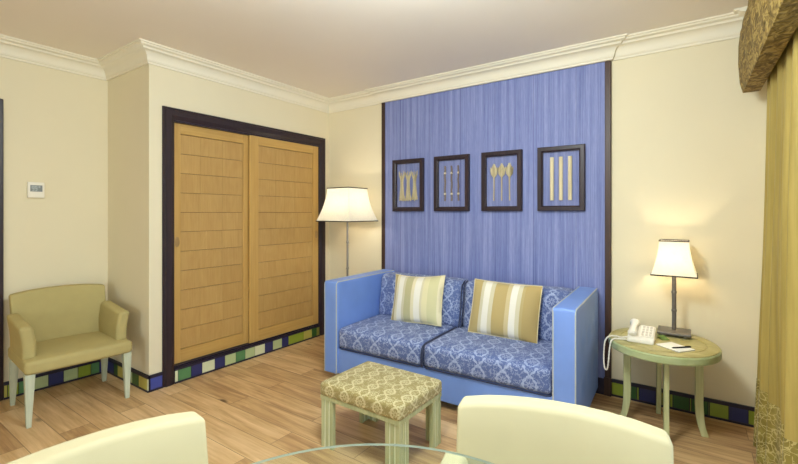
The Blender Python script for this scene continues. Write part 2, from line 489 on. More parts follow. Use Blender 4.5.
# wall behind the camera, with a window added to let in fill light
FX0, FX1 = -1.75, .3
struct(obj('wall_front', boxes([(XL, FX0, YF-WT, YF, 0, H), (FX1, XR, YF-WT, YF, 0, H), (FX0, FX1, YF-WT, YF, 0, .3), (FX0, FX1, YF-WT, YF, 2.2, H)]), M['wall'], smooth=False))

def window_frame(name, n, a0, a1, z0, z1, c0, c1, axis):
    t = thing(name, None, None); t['kind'] = 'structure'
    f = .06; L = []
    cells = [a0+(a1-a0)*i/n for i in range(n+1)]
    L.append((a0, a1, z0, z0+f)); L.append((a0, a1, z1-f, z1))
    for c in cells:
        lo = min(max(c-f/2, a0), a1-f); L.append((lo, lo+f, z0+f, z1-f))
    if axis == 'y':
        fr = boxes([(c0, c1, a, b, u, v) for a, b, u, v in L]); m = (c0+c1)/2
        gl = bx(m-.003, m+.003, a0+.05, a1-.05, z0+.05, z1-.05)
    else:
        fr = boxes([(a, b, c0, c1, u, v) for a, b, u, v in L]); m = (c0+c1)/2
        gl = bx(a0+.05, a1-.05, m-.003, m+.003, z0+.05, z1-.05)
    o = obj('window_frame', fr, M['win_frame'], t, False, .004); o['kind'] = 'structure'
    o = obj('window_glass', gl, M['pane'], t, False); o['kind'] = 'structure'
window_frame('window_1', 4, WY0, WY1, 0, WZ, XR+.1, XR+.16, 'y')
window_frame('added_window_2', 3, FX0, FX1, .3, 2.2, YF-.09, YF-.03, 'x')  # unseen window, put in for light on surfaces facing the camera

# left door (only the edge of its dark frame shows)
d = thing('door_1', None, None); d['kind'] = 'structure'
fw = .071
o = obj('door_frame', boxes([(XL-.11, XL+.02, DO1-.03, DO1+fw, 0, DZ+.06), (XL-.11, XL+.02, DO0-fw, DO0+.03, 0, DZ+.06), (XL-.11, XL+.02, DO0+.03, DO1-.03, DZ-.03, DZ+.06)]), M['dark'], d, False, .006); o['kind'] = 'structure'
o = obj('door_leaf', bx(XL-.08, XL-.035, DO0+.03, DO1-.03, .005, DZ-.03), M['oak_frame'], d, False, .004); o['kind'] = 'structure'
bm = bmesh.new(); tube(bm, [(XL-.035, DO0+.10, 1.0), (XL+.02, DO0+.10, 1.0), (XL+.022, DO0+.12, 1.0), (XL+.022, DO0+.22, 1.0)], .009)
o = obj('door_handle', bm, M['steel'], d); o['kind'] = 'structure'

# cornice swept along the walls with mitred corners
def sweep(path, prof):
    bm = bmesh.new(); n = len(path); P = [Vector((p[0], p[1])) for p in path]; rings = []
    for i in range(n):
        ds = []
        if i > 0: ds.append((P[i]-P[i-1]).normalized())
        if i < n-1: ds.append((P[i+1]-P[i]).normalized())
        ns = [Vector((dd.y, -dd.x)) for dd in ds]       # right-hand side = into the room
        if len(ns) == 1: m = ns[0]
        else:
            m = (ns[0]+ns[1]); m = m/(m.dot(ns[0]))
        rings.append([bm.verts.new((P[i].x+m.x*a, P[i].y+m.y*a, z)) for a, z in prof])
    k = len(prof)
    for i in range(n-1):
        for j in range(k):
            bm.faces.new((rings[i][j], rings[i][(j+1)%k], rings[i+1][(j+1)%k], rings[i+1][j]))
    bm.faces.new(rings[0][::-1]); bm.faces.new(rings[-1])
    bmesh.ops.recalc_face_normals(bm, faces=bm.faces)
    return bm
def arc(c, r, a0, a1, n=5): return [(c[0]+r*cos(R(a0+(a1-a0)*i/n)), c[1]+r*sin(R(a0+(a1-a0)*i/n))) for i in range(n+1)]
cprof = [(0, 2.472), (.014, 2.472), (.016, 2.486), (.022, 2.490), (.024, 2.497)] + \
        arc((.086, 2.500), .060, 180, 100, 6) + [(.078, 2.565), (.084, 2.572), (.094, 2.574), (.103, 2.580), (.106, 2.588), (.118, 2.590), (.120, H), (0, H)]
PT = .028
path = [(XL, YF), (XL, YC), (XW, YC), (XW, YB), (CX0+.0, YB), (CX0+.0, YB-PT), (CX1, YB-PT), (CX1, YB), (.42, YB)]
struct(obj('trim_1', sweep(path, cprof), M['cornice'], angle=25))
# shallower-pitched cornice of the window wall, dying into the pelmet
rprof = [(a*1.75, z) for a, z in cprof]
struct(obj('trim_2', sweep([(XR, YB-.0), (XR, 3.29)], rprof), M['cornice'], angle=25))

# baseboards: dark trims with a row of coloured tiles
def baseboard(name, axis, wall, face, a0, a1, seq, parent=None, z1=.1235):
    """seq: list of (end, key) in order from a0; face = sign of the side facing the room"""
    bm = bmesh.new(); mats = [M['navy']]; keys = {}
    def bb(p, q, u, v, dep, mi):
        lo, hi = sorted((p, q)); w0, w1 = sorted((wall, wall+face*dep))
        if axis == 'x': box(bm, lo, hi, w0, w1, u, v, mat=mi)
        else: box(bm, w0, w1, lo, hi, u, v, mat=mi)
    bb(a0, a1, 0, z1, .010, 0); bb(a0, a1, z1-.022, z1, .017, 0); bb(a0, a1, 0, .014, .017, 0)
    p = a0
    for e, k in seq:
        if k not in keys: keys[k] = len(mats); mats.append(tile(k))
        g = .0025 if e > p else -.0025
        bb(p+g, e-g, .015, z1-.023, .0145, keys[k]); p = e
    o = obj(name, bm, mats, parent, False)
    if parent is None: struct(o)
    return o
baseboard('baseboard_back', 'x', YB, -1, CX1+.002, XR, [(-.40,'l'),(-.315,'d'),(-.300,'l'),(-.198,'n'),(-.115,'o'),(-.098,'l'),(-.004,'d'),(.008,'l'),(.097,'d'),(.104,'l'),(.205,'l'),(.302,'n'),(.40,'l'),(.43,'d')])
baseboard('baseboard_corner', 'x', YB, -1, XW+.002, CX0-.002, [(-3.25,'n'),(-3.15,'p'),(-3.05,'g'),(-2.95,'n'),(-2.85,'l'),(-2.75,'g'),(-2.65,'n'),(CX0-.002,'p')])
baseboard('baseboard_left', 'y', XL, 1, .872, YC-.002, [(.893,'y'),(.909,'l'),(.922,'n'),(.955,'l'),(1.04,'g'),(1.13,'p'),(1.225,'n'),(1.32,'p'),(1.41,'l'),(1.47,'g'),(YC-.002,'n')])
baseboard('baseboard_return', 'x', YC, -1, XL+.002, XW+.017, [(-3.93,'n'),(-3.86,'d'),(-3.76,'y'),(-3.68,'n'),(-3.62,'d'),(-3.60,'p'),(-3.49,'d'),(-3.36,'y'),(XW+.017,'c')])
baseboard('baseboard_wardrobe', 'y', XW, 1, YC+.002, WD0-.002, [(WD0-.002,'b')])
baseboard('baseboard_side', 'y', XL, 1, YF, DO0-fw-.002, [(YF+.1*(i+1), 'nplgdnpyl'[i % 9]) for i in range(33)]+[(DO0-fw-.002,'n')])

# ================================================================== WARDROBE
w = thing('built_in_wardrobe', 'oak sliding-door wardrobe in a dark wood frame, set into the left wall', 'wardrobe', (XW, WD0, 0))
ww = WD1-WD0
fb = .092
prf = [(-.075, 0), (.012, 0), (.012, .015), (.022, .022), (.022, fb-.03), (.014, fb-.015), (.006, fb), (-.075, fb)]
bm = bmesh.new()                       # moulded dark frame: two jambs and a head, mitred
pts = [(0.0, 0.0), (0.0, WDZ), (ww, WDZ), (ww, 0.0)]
rings = []
for i, (y, z) in enumerate(pts):
    sy = 1 if i < 2 else -1; sz = 0 if i in (0, 3) else -1
    rings.append([bm.verts.new((a, y+sy*b, z+sz*b)) for a, b in prf])
k = len(prf)
for i in range(3):
    for j in range(k): bm.faces.new((rings[i][j], rings[i][(j+1)%k], rings[i+1][(j+1)%k], rings[i+1][j]))
bm.faces.new(rings[0][::-1]); bm.faces.new(rings[-1]); bmesh.ops.recalc_face_normals(bm, faces=bm.faces)
obj('door_frame', bm, M['dark'], w, angle=25)
pl = baseboard('plinth', 'y', 0, 1, fb, ww-fb, [(y-WD0, kk) for y, kk in [(1.748,'c'),(1.854,'g'),(1.948,'n'),(2.062,'c'),(2.157,'n'),(2.265,'p'),(2.361,'g'),(2.464,'p'),(2.577,'c'),(2.671,'n'),(2.781,'p'),(2.864,'n'),(3.069,'l'),(3.184,'y'),(3.255,'d')]]+[(ww-fb,'o')], parent=w)
for a, b in ((.1235, .134), (WDZ-fb-.012, WDZ-fb)): obj('track', bx(-.072, -.003, fb, ww-fb, a, b), M['navy'], w, False)
obj('carcass_back', bx(-.45, -.43, .03, ww-.03, 0, WDZ-.03), M['dark'], w, False)

def sliding_door(y0, y1, x, handle_y, rows):
    z0, z1 = .136, WDZ-fb-.010
    th = .032; st = .095; rl = .085
    d = obj('sliding_door', bx(x-th, x-.0262, y0+.002, y1-.002, z0+.002, z1-.002), M['oak_groove'], w, False)
    for a, b in ((y0, y0+st), (y1-st, y1)): obj('stile', bx(x-.026, x, a, b, z0, z1), M['oak_frame'], d, False, .003)
    for a, b in ((z0, z0+rl+.02), (z1-rl, z1)): obj('rail', bx(x-.026, x-.001, y0+st, y1-st, a, b), M['oak_frame_h'], d, False, .003)
    bm = bmesh.new()
    lay = bm.faces.layers.float.new('slat')
    a0, a1, b0, b1 = y0+st+.002, y1-st-.002, z0+rl+.0225, z1-rl-.0025
    box(bm, x-.026, x-.020, a0, a1, b0, b1, mat=1)
    hz = (b1-b0)/rows
    cs = [a0, a0+(a1-a0)*.29, a0+(a1-a0)*.645, a1]
    for r in range(rows):
        for c in range(3):
            n0 = len(bm.faces)
            box(bm, x-.020, x-.009, cs[c]+.0005, cs[c+1]-.0005, b0+hz*r+.0018, b0+hz*(r+1)-.0018)
            bm.faces.ensure_lookup_table(); v = random.random()
            for f in bm.faces[n0:]: f[lay] = v
    obj('panel', bm, [M['oak_panel'], M['oak_groove']], d, False)
    hb = bmesh.new(); lathe(hb, [(.020, 0), (.020, .0035), (.0155, .0045), (.0145, .0015), (.001, .0012)], 20, (0, 0, 0), 1, 2.1)
    bmesh.ops.transform(hb, matrix=Matrix(((0,0,1,x),(1,0,0,handle_y),(0,1,0,1.115),(0,0,0,1))), verts=hb.verts)
    h = obj('handle', hb, M['brass'], d); h['label'] = 'flush brass finger pull'
    return d
mid = 2.445-WD0
sliding_door(fb-.02, mid+.03, -.040, fb+.045, 11)
sliding_door(mid-.02, ww-fb+.02, -.005, ww-fb-.03, 11)

# ================================================================== BLUE PANEL
p = thing('feature_panel', 'tall blue vertical-grained wall panel with dark edge trims behind the sofa', 'wall panel', ((CX0+CX1)/2, YB, 0))
hw = (CX1-CX0)/2
obj('panel', bx(-hw+.04, hw-.04, -.020, -.001, .0, 2.4719), M['panel'], p, False)
for s in (-1, 1):
    x0, x1 = sorted((s*hw, s*(hw-.042)))
    tr = obj('edge_trim', bx(x0, x1, -PT, -.001, .0, 2.4719), M['dark_brown'], p, False, .004)
    obj('plinth_block', bx(x0-.004, x1+.004, -PT-.010, -PT+.001, 0, .135), M['dark_brown'], tr, False, .003)
obj('skirting', bx(-hw+.046, hw-.046, -.031, -.0205, 0, .12), M['navy'], p, False, .002)

# ================================================================== THERMOSTAT
t = thing('thermostat', 'small white square room thermostat with grey display on the left wall', 'thermostat', (XL, 1.053, 1.522))
obj('case', rbox(.026, .100, .118, .006, 2, org=(.0135, 0, 0)), M['white_plastic'], t)
s = obj('display', bx(.0265, .0278, -.036, .036, -.012, .036), M['lcd'], t, False)
bm = bmesh.new()
for i, yy in enumerate((-.020, -.002, .018)):
    segs = [(-.006,.006,.026,.029),(-.006,.006,.010,.013),(-.006,.006,-.005,-.002),(-.007,-.004,.012,.027),(.004,.007,.012,.027),(.004,.007,-.004,.011)]
    if i == 2: segs = [(-.004,.004,.026,.029),(-.004,.004,.018,.021),(-.005,-.002,.019,.028),(.002,.005,.019,.028)]
    for a, b, u, v in segs: box(bm, .0277, .0282, yy+a, yy+b, u, v)
obj('digits', bm, M['lcd_digit'], s, False)
obj('flap', bx(.0265, .0285, -.036, .036, -.046, -.022), M['white_plastic'], t, False, .001)

# ================================================================== FRAMES
pics = [(-2.262, 0), (-1.788, 1), (-1.314, 2), (-.832, 3)]
PW, PH, PZ = .355, .506, 1.6185
PN = [('thin dark shadow-box frame holding three dried sheaves, nearest the floor lamp', 'dried_sheaf'),
      ('dark shadow-box frame holding three slim brown twigs with pale ties', 'twig'),
      ('dark shadow-box frame holding three dried flower heads on stems', 'dried_flower'),
      ('dark shadow-box frame holding three thick cream canes, nearest the table lamp', 'cane')]
def pic_frame(k, x):
    t = thing('picture_frame', PN[k][0], 'picture', (x, YB-.0215, PZ), 0, 'framed dried plants on the blue panel')
    bw, dp = .040, .034
    bm = bmesh.new(); P = [(-PW/2, -PH/2), (PW/2, -PH/2), (PW/2, PH/2), (-PW/2, PH/2)]
    pr = [(0, 0), (0, -dp+.004), (.004, -dp), (bw-.010, -dp), (bw, -dp+.008), (bw, 0)]
    rg = []
    for i, (a, b) in enumerate(P):
        sx = 1 if a < 0 else -1; sz = 1 if b < 0 else -1
        rg.append([bm.verts.new((a+sx*u, v, b+sz*u)) for u, v in pr])
    for i in range(4):
        for j in range(6): bm.faces.new((rg[i][j], rg[i][(j+1)%6], rg[(i+1)%4][(j+1)%6], rg[(i+1)%4][j]))
    bmesh.ops.recalc_face_normals(bm, faces=bm.faces)
    obj('frame', bm, M['dark'], t, angle=25)
    obj('glass', bx(-PW/2+bw-.004, PW/2-bw+.004, -.0265, -.0245, -PH/2+bw-.004, PH/2-bw+.004), M['glass'], t, False)
    for q in (-1, 0, 1):
        bm = bmesh.new(); xx = q*(.074 if k == 0 else .068); yy = -.012
        if k == 0:
            for i in range(9):
                a = i*2*pi/9; rnd = random.uniform(.85, 1.15)
                top = .145*random.uniform(.85, 1.0)
                pts = [(xx+cos(a)*.032*rnd, yy+sin(a)*.009, -.155*random.uniform(.9,1)), (xx+cos(a)*.022, yy+sin(a)*.007, -.09), (xx+cos(a+.5)*.012, yy+sin(a+.5)*.006, 0), (xx+cos(a+.9)*.012, yy+sin(a+.9)*.006, .05), (xx+cos(a+1.2)*.029, yy+sin(a+1.2)*.008, .10), (xx+cos(a+1.3)*.037*rnd, yy+sin(a+1.3)*.010, top)]
                tube(bm, pts, [.005,.005,.006,.006,.005,.002], 6)
            obj('dried_sheaf', bm, M['sheaf'], t)
        elif k == 1:
            pts = [(xx+.0025*sin(i*1.7+q), yy, -.16+.32*i/10) for i in range(11)]
            tube(bm, pts, [.009, .0085, .010, .0085, .009, .0085, .0095, .0085, .010, .009, .009], 8)
            g = obj('twig', bm, M['twig'], t)
            for z in (-.095, .095):
                bm = bmesh.new(); tube(bm, [(xx, yy, z-.008), (xx, yy, z+.008)], .0115, 8); obj('tie', bm, M['cane'], g)
        elif k == 2:
            tube(bm, [(xx+.002*q, yy, -.165), (xx, yy, -.05), (xx, yy, .04)], [.006, .0055, .007], 8)
            g = obj('dried_flower', bm, M['dry_stem'], t)
            bm = bmesh.new()
            for ring, nn, sp, hh in ((0, 5, .010, .115), (1, 7, .022, .10), (2, 7, .027, .085)):
                for i in range(nn):
                    a = 2*pi*i/nn+ring*.5
                    c, s_ = cos(a), sin(a)*.35
                    pts = [(xx+c*.004, yy+s_*.004, .035), (xx+c*sp*.8, yy+s_*sp*.8, .035+hh*.3), (xx+c*sp*.95, yy+s_*sp, .035+hh*.65), (xx+c*sp*(1.25 if ring == 2 else .6), yy+s_*sp, .035+hh)]
                    tube(bm, pts, [.004, .008, .008, .0015], 6)
            obj('flower_head', bm, M['sheaf'], g)
        else:
            prof = []
            for i in range(4):
                z = -.17+.34*i/3
                if i in (1, 2): prof += [(.0150, z-.004), (.0165, z), (.0150, z+.004)]
                else: prof += [(.0150, z)]
            lathe(bm, prof, 14, (xx, yy, 0), 1, .72)
            obj('cane', bm, M['cane'], t)
    return t
for x, k in pics: pic_frame(k, x)

# ================================================================== SOFA
SW, SD, SH = 1.935, .86, .795
sofa = thing('sofa', 'two-seat blue leather sofa with patterned cushions against the blue wall panel', 'sofa', (-1.500, 2.515, 0), R(1.8))
AW = .135
def fold_fn(p, u): return p
obj('base', rbox(SW-2*AW+.01, SD-.04, .205, .012, 3, org=(0, SD/2-.002, .1575)), M['leather'], sofa)
obj('back_frame', rbox(SW-2*AW+.02, .13, SH-.095, .025, 4, org=(0, SD-.066, .055+(SH-.095)/2+.004)), M['leather'], sofa)
for s in (-1, 1):
    def dimple(p, u, s=s):
        if u.x*s > .99:
            for yy in (-.22, 0, .22):
                for zz in (-.14, .14):
                    p.x -= s*.011*math.exp(-((p.y-yy)**2+(p.z-zz)**2)/.0022)
        return p
    a = obj('armrest', rbox(AW, SD, SH-.05, .018, 26, dimple, org=(s*(SW/2-AW/2), SD/2, .05+(SH-.05)/2)), M['leather'], sofa)
    bm = bmesh.new()
    for xx in (SW/2-.006, SW/2-AW+.006):
        x = s*xx; zt = SH-.004; y0 = .004
        tube(bm, [(x, y0, .055), (x, y0, zt-.03), (x, y0+.004, zt-.010), (x, y0+.018, zt), (x, SD*.5, zt), (x, SD-.02, zt)], .0045, 8)
    g = obj('piping', bm, M['piping'], a); g['label'] = 'pale piping cord along the arm edges'
cw = (SW-2*AW)/2
def seat_fn(p, u):
    k = (1-min(1, abs(u.x))**4)*(1-min(1, abs(u.y))**4)
    if u.z > 0: p.z += .016*k*u.z
    if u.y < 0: p.y -= .010*(1-u.x**4)*(1-u.z*u.z)*abs(u.y)
    return p
def back_fn(p, u):
    k = (1-min(1, abs(u.x))**4)*(1-min(1, abs(u.z))**4)
    if u.y < 0: p.y -= .030*k*abs(u.y)
    p.y += .05*(p.z)/.36                       # lean
    return p
for s in (-1, 1):
    bxx, bw_ = s*cw/2, cw                       # back cushion
    cw_ = cw+s*.05; cx = (-.05+s*cw_/2)          # seat cushion: the seam sits left of the middle
    c = obj('seat_cushion', rbox(cw_-.006, .60, .165, .035, 8, seat_fn, org=(cx, .31, .343)), M['sofa_fabric'], sofa)
    def loop(x, z): return x, z
    bm = bmesh.new()
    hx, y0, y1, zt, zb = cw_/2-.006, .012, .60, .4225, .264
    for zz in (zt, zb):
        tube(bm, [(cx-hx, y1, zz), (cx-hx, .06, zz), (cx-hx+.005, y0+.012, zz-.001), (cx-hx+.03, y0, zz-.002), (cx, y0-.003, zz-.001), (cx+hx-.03, y0, zz-.002), (cx+hx-.005, y0+.012, zz-.001), (cx+hx, .06, zz), (cx+hx, y1, zz)], .0042, 8) if zz == zb else None
    x = cx+(-s)*(hx)
    tube(bm, [(x, y1, zt-.008), (x, .3, zt-.004), (x, .07, zt-.006), (x, .025, zt-.02), (x, .010, zt-.05), (x, .006, .34), (x, .012, zb)], .0052, 8)
    g = obj('piping', bm, M['piping_dark'], c)
    cx = bxx
    bc = obj('back_cushion', rbox(cw-.006, .20, .385, .05, 8, back_fn, org=(cx, .670, .600)), M['sofa_fabric'], sofa)
    bm = bmesh.new(); x = cx-s*(cw/2-.010)
    tube(bm, [(x, .57-.04, .43), (x, .565, .55), (x, .585, .70), (x, .60, .76), (x, .66, .788)], .005, 8)
    obj('piping', bm, M['piping_dark'], bc)
for sx in (-1, 1):
    for yy in (.10, SD-.10):
        obj('foot', bx(sx*(SW/2-.12)-.025, sx*(SW/2-.12)+.025, yy-.025, yy+.025, 0, .056), M['dark'], sofa, False, .004)

# ================================================================== PILLOWS
def pillow(name, label, mat, wd, ht, th, loc, rot, ear=.045, top_dip=.012, seed=1):
    rnd = random.Random(seed)
    bm = bmesh.new(); uvl = bm.loops.layers.uv.new('UVMap'); N = 22
    V = {}
    for side in (-1, 1):
        for i in range(N+1):
            for j in range(N+1):
                u = -1+2*i/N; v = -1+2*j/N
                edge = i in (0, N) or j in (0, N)
                x = wd/2*u*(1-ear*(1-v*v)); z = ht/2*v*(1-ear*(1-u*u))
                if v > 0: z -= top_dip*(1-u*u)*v*v
                y = side*th/2*max(0, (1-abs(u)**2.4)*(1-abs(v)**2.4))**.55
                y += side*.005*sin(7*u+3*v+seed)*(1-abs(u))*(1-abs(v))
                if v > .2: y += side*.006*sin(14*u+seed)*(v-.2)*(1-v)*3*(1-u*u)
                key = (i, j, 0 if edge else side)
                if key not in V: V[key] = bm.verts.new((x, y, z))
    for side in (-1, 1):
        for i in range(N):
            for j in range(N):
                q = [(i,j),(i+1,j),(i+1,j+1),(i,j+1)]
                if side > 0: q.reverse()
                vs = [V[(a, b, 0 if (a in (0,N) or b in (0,N)) else side)] for a, b in q]
                f = bm.faces.new(vs)
                for l, (a, b) in zip(f.loops, q): l[uvl].uv = (a/N, b/N)
    o = obj(name, bm, mat, None, angle=80, loc=loc, rot=rot)
    # stitched edge
    bm = bmesh.new(); pts = []
    for i in range(4*12):
        sd, f = divmod(i, 12); f = -1+2*f/12
        u, v = [(f, -1), (1, f), (-f, 1), (-1, -f)][sd]
        z = ht/2*v*(1-ear*(1-u*u)); z -= top_dip*(1-u*u)*v*v if v > 0 else 0
        pts.append((wd/2*u*(1-ear*(1-v*v)), 0, z))
    tube(bm, pts, .0035, 6, closed=True)
    obj('edge_seam', bm, M['piping_cream'], o)
    tag(o, label, 'cushion', 'striped cushions on the sofa')
    return o
M['piping_cream'] = paint('cream_edge_cord', (226, 214, 170), .7, .04, 30)
pillow('throw_pillow', 'pale cream and green striped throw pillow on the left half of the sofa', M['pillow_pale'], .475, .405, .13, (-1.872, 2.975, .632), (R(-17), R(-3.2), R(3)), seed=1)
pillow('throw_pillow', 'gold and beige striped throw pillow on the right half of the sofa', M['pillow_gold'], .520, .405, .13, (-1.135, 3.01, .632), (R(-17), R(1), R(1)), ear=.025, top_dip=.004, seed=4)

# ================================================================== FOOTSTOOL
ft = thing('footstool', 'low footstool with patterned olive top and green slatted legs before the sofa', 'footstool', (-1.480, 1.958, 0), R(-.5))
FW, FD = .572, .445
def ft_fn(p, u):
    k = (1-abs(u.x)**4)*(1-abs(u.y)**4)
    if u.z > 0: p.z += .010*k
    return p
obj('cushion', rbox(FW, FD, .080, .022, 8, ft_fn, org=(0, 0, .333)), M['ottoman_fabric'], ft)
obj('frame', boxes([(-FW/2+.006, FW/2-.006, -FD/2+.006, -FD/2+.03, .274, .298), (-FW/2+.006, FW/2-.006, FD/2-.03, FD/2-.006, .274, .298), (-FW/2+.006, -FW/2+.03, -FD/2+.03, FD/2-.03, .274, .298), (FW/2-.03, FW/2-.006, -FD/2+.03, FD/2-.03, .274, .298), (-FW/2+.02, FW/2-.02, -FD/2+.02, FD/2-.02, .289, .300)]), M['ottoman_wood'], ft, False, .003)
for sx in (-1, 1):
    for sy in (-1, 1):
        bm = bmesh.new()
        x, y = sx*(FW/2-.010), sy*(FD/2-.010); L = .098; T = .026
        # L-shaped leg made of flat slats with thin grooves between
        n = 3
        for i in range(n):
            a0, a1 = i*L/n, (i+1)*L/n-.0085
            xa, xb = sorted((x-sx*a0, x-sx*a1)); ya, yb = sorted((y, y-sy*T)); box(bm, xa, xb, ya, yb, 0, .275)
            if i:
                ya, yb = sorted((y-sy*a0, y-sy*a1)); xa, xb = sorted((x, x-sx*T)); box(bm, xa, xb, ya, yb, 0, .275)
            else:
                ya, yb = sorted((y-sy*T, y-sy*a1)); xa, xb = sorted((x, x-sx*T))
        xa, xb = sorted((x-sx*.004, x-sx*(L-.009))); ya, yb = sorted((y-sy*.004, y-sy*(T-.004))); box(bm, xa, xb, ya, yb, 0, .2745, mat=1)
        ya, yb = sorted((y-sy*.004, y-sy*(L-.009))); xa, xb = sorted((x-sx*.004, x-sx*(T-.004))); box(bm, xa, xb, ya, yb, 0, .2745, mat=1)
        obj('leg', bm, [M['ottoman_wood'], M['ottoman_wood_pale']], ft, False, .0015, 1)

# ================================================================== ROUND SIDE TABLE
TX, TY, TZ = -.146, 3.110, .55
st = thing('side_table', 'round green-washed wooden side table with curved legs beside the sofa', 'table', (TX, TY, 0))
RX, RY = .300, .325
bm = bmesh.new()
lathe(bm, [(.93, -.053), (.985, -.051), (1.0, -.043), (1.0, -.012), (.985, -.006)], 56, (0, 0, TZ), RX, RY)
obj('rim', bm, M['table_rim'], st, angle=30)
bm = bmesh.new()
lathe(bm, [(.972, -.010), (.972, -.002), (.960, 0), (.770, 0), (.764, -.003), (.752, -.003), (.746, 0), (.02, 0)], 56, (0, 0, TZ), RX, RY)
obj('tabletop', bm, M['table_wood'], st, angle=30)
for i, ang in enumerate((180, -81, 8, 98)):
    a = R(ang); bm = bmesh.new()
    prof = [(.190, TZ-.052), (.192, .42), (.193, .30), (.192, .20), (.195, .12), (.204, .06), (.222, .0)]
    dx, dy = cos(a), sin(a); px_, py_ = -dy, dx
    rg = []
    for r, z in prof:
        wv = .0135; t_ = .021 if z > .1 else .019
        rg.append([bm.verts.new((dx*(r+o_)+px_*w_, dy*(r+o_)+py_*w_, z)) for o_, w_ in ((-t_,-wv),(t_,-wv),(t_,wv),(-t_,wv))])
    for q in range(len(rg)-1):
        for k in range(4): bm.faces.new((rg[q][k], rg[q][(k+1)%4], rg[q+1][(k+1)%4], rg[q+1][k]))
    bm.faces.new(rg[0]); bm.faces.new(rg[-1]); bmesh.ops.recalc_face_normals(bm, faces=bm.faces)
    obj('leg', bm, M['table_leg'], st, True, .003, 2, 30)

# ================================================================== LAMPS
def sq_ring(bm, h, z, r=.004, n=8):
    tube(bm, [(-h,-h,z),(0,-h,z),(h,-h,z),(h,0,z),(h,h,z),(0,h,z),(-h,h,z),(-h,0,z)], r, n, closed=True)
def shade_bm(ht, hb, z0, z1, th=.0025, flare=1.9):
    bm = bmesh.new(); n = 12; rings = []
    for off in (0, th):
        col = []
        for i in range(n+1):
            f = i/n; h = ht+(hb-ht)*((1-f)**flare*.80+(1-f)*.20) - off
            z = z0+(z1-z0)*f
            col.append([bm.verts.new(p) for p in ((-h,-h,z),(0,-h,z),(h,-h,z),(h,0,z),(h,h,z),(0,h,z),(-h,h,z),(-h,0,z))])
        rings.append(col)
    for o_, col in enumerate(rings):
        for i in range(n):
            for k in range(8):
                q = (col[i][k], col[i][(k+1)%8], col[i+1][(k+1)%8], col[i+1][k])
                bm.faces.new(q if o_ == 0 else q[::-1])
    for k in range(8):
        bm.faces.new((rings[0][0][(k+1)%8], rings[0][0][k], rings[1][0][k], rings[1][0][(k+1)%8]))
        bm.faces.new((rings[0][n][k], rings[0][n][(k+1)%8], rings[1][n][(k+1)%8], rings[1][n][k]))
    return bm
def lamp_head(root, ht, hb, z0, z1, zb, power, rad, rtrim, lcol=(1, .83, .56)):
    sh = obj('lamp_shade', shade_bm(ht, hb, z0, z1), M['shade'], root, angle=30)
    for hh, zz, nm in ((hb, z0, 'bottom'), (ht, z1, 'top')):
        bm = bmesh.new(); sq_ring(bm, hh, zz, rtrim)
        g = obj('braid', bm, M['trim_cord'], sh); g['label'] = 'dark braid around the %s rim of the shade' % nm
    bm = bmesh.new()
    for a, b in (((-ht,0,z1-.006),(ht,0,z1-.006)), ((0,-ht,z1-.006),(0,ht,z1-.006))): tube(bm, [a, b], .002, 6)
    tube(bm, [(0,0,zb),(0,0,z1-.006)], .003, 6)
    obj('shade_carrier', bm, M['pewter'], sh)
    bm = bmesh.new(); bmesh.ops.create_uvsphere(bm, u_segments=16, v_segments=10, radius=.026, matrix=Matrix.Translation((0,0,zb)))
    obj('bulb', bm, M['bulb'], root)
    ld = bpy.data.lights.new('lamp_light', 'POINT'); ld.energy = power; ld.color = lcol; ld.shadow_soft_size = rad
    lo = bpy.data.objects.new('lamp_light', ld); COL.objects.link(lo); lo.parent = root; lo.location = (0, 0, zb+.02)

fl = thing('floor_lamp', 'tall floor lamp with square flared cream shade in the corner behind the sofa', 'lamp', (-2.80, 3.145, 0))
lamp_head(fl, .140, .216, 1.268, 1.592, 1.42, 6.0, .03, .0045, (1, .93, .80))
bm = bmesh.new(); tube(bm, [(0,0,.02),(0,0,1.40)], .010, 14); obj('pole', bm, M['steel'], fl)
for z in (.45, .80, 1.06):
    bm = bmesh.new(); lathe(bm, [(.010, -.012), (.0145, -.006), (.0145, .006), (.010, .012)], 14, (0,0,z)); obj('collar', bm, M['steel'], fl)
obj('base', rbox(.26, .26, .026, .008, 2, org=(0,0,.013)), M['pewter'], fl)

tl = thing('table_lamp', 'lit table lamp with cream shade and pewter base on the round side table', 'lamp', (-.087, 3.295, TZ))
lamp_head(tl, .080, .124, .948-TZ, 1.168-TZ, 1.040-TZ, 6.2, .025, .0042)
bm = bmesh.new()
tube(bm, [(0,0,.035),(0,0,.455)], .0125, 14)
obj('pole', bm, M['pewter'], tl)
bm = bmesh.new()
for z in (.16,): lathe(bm, [(.0125, z-.010), (.0155, z-.005), (.0155, z+.005), (.0125, z+.010)], 14)
obj('collar', bm, M['pewter'], tl)
bm = bmesh.new(); lathe(bm, [(.0125, .27), (.0155, .275), (.0155, .285), (.0125, .29)], 14); obj('collar', bm, M['pewter'], tl)
obj('base', rbox(.185, .175, .016, .005, 2, org=(0,0,.0225)), M['pewter'], tl)
for sx in (-1,1):
    for sy in (-1,1):
        bm = bmesh.new(); lathe(bm, [(.012,0),(.015,.004),(.015,.014),(.012,.0145)], 14, (sx*.062, sy*.062, 0)); obj('foot', bm, M['steel'], tl)

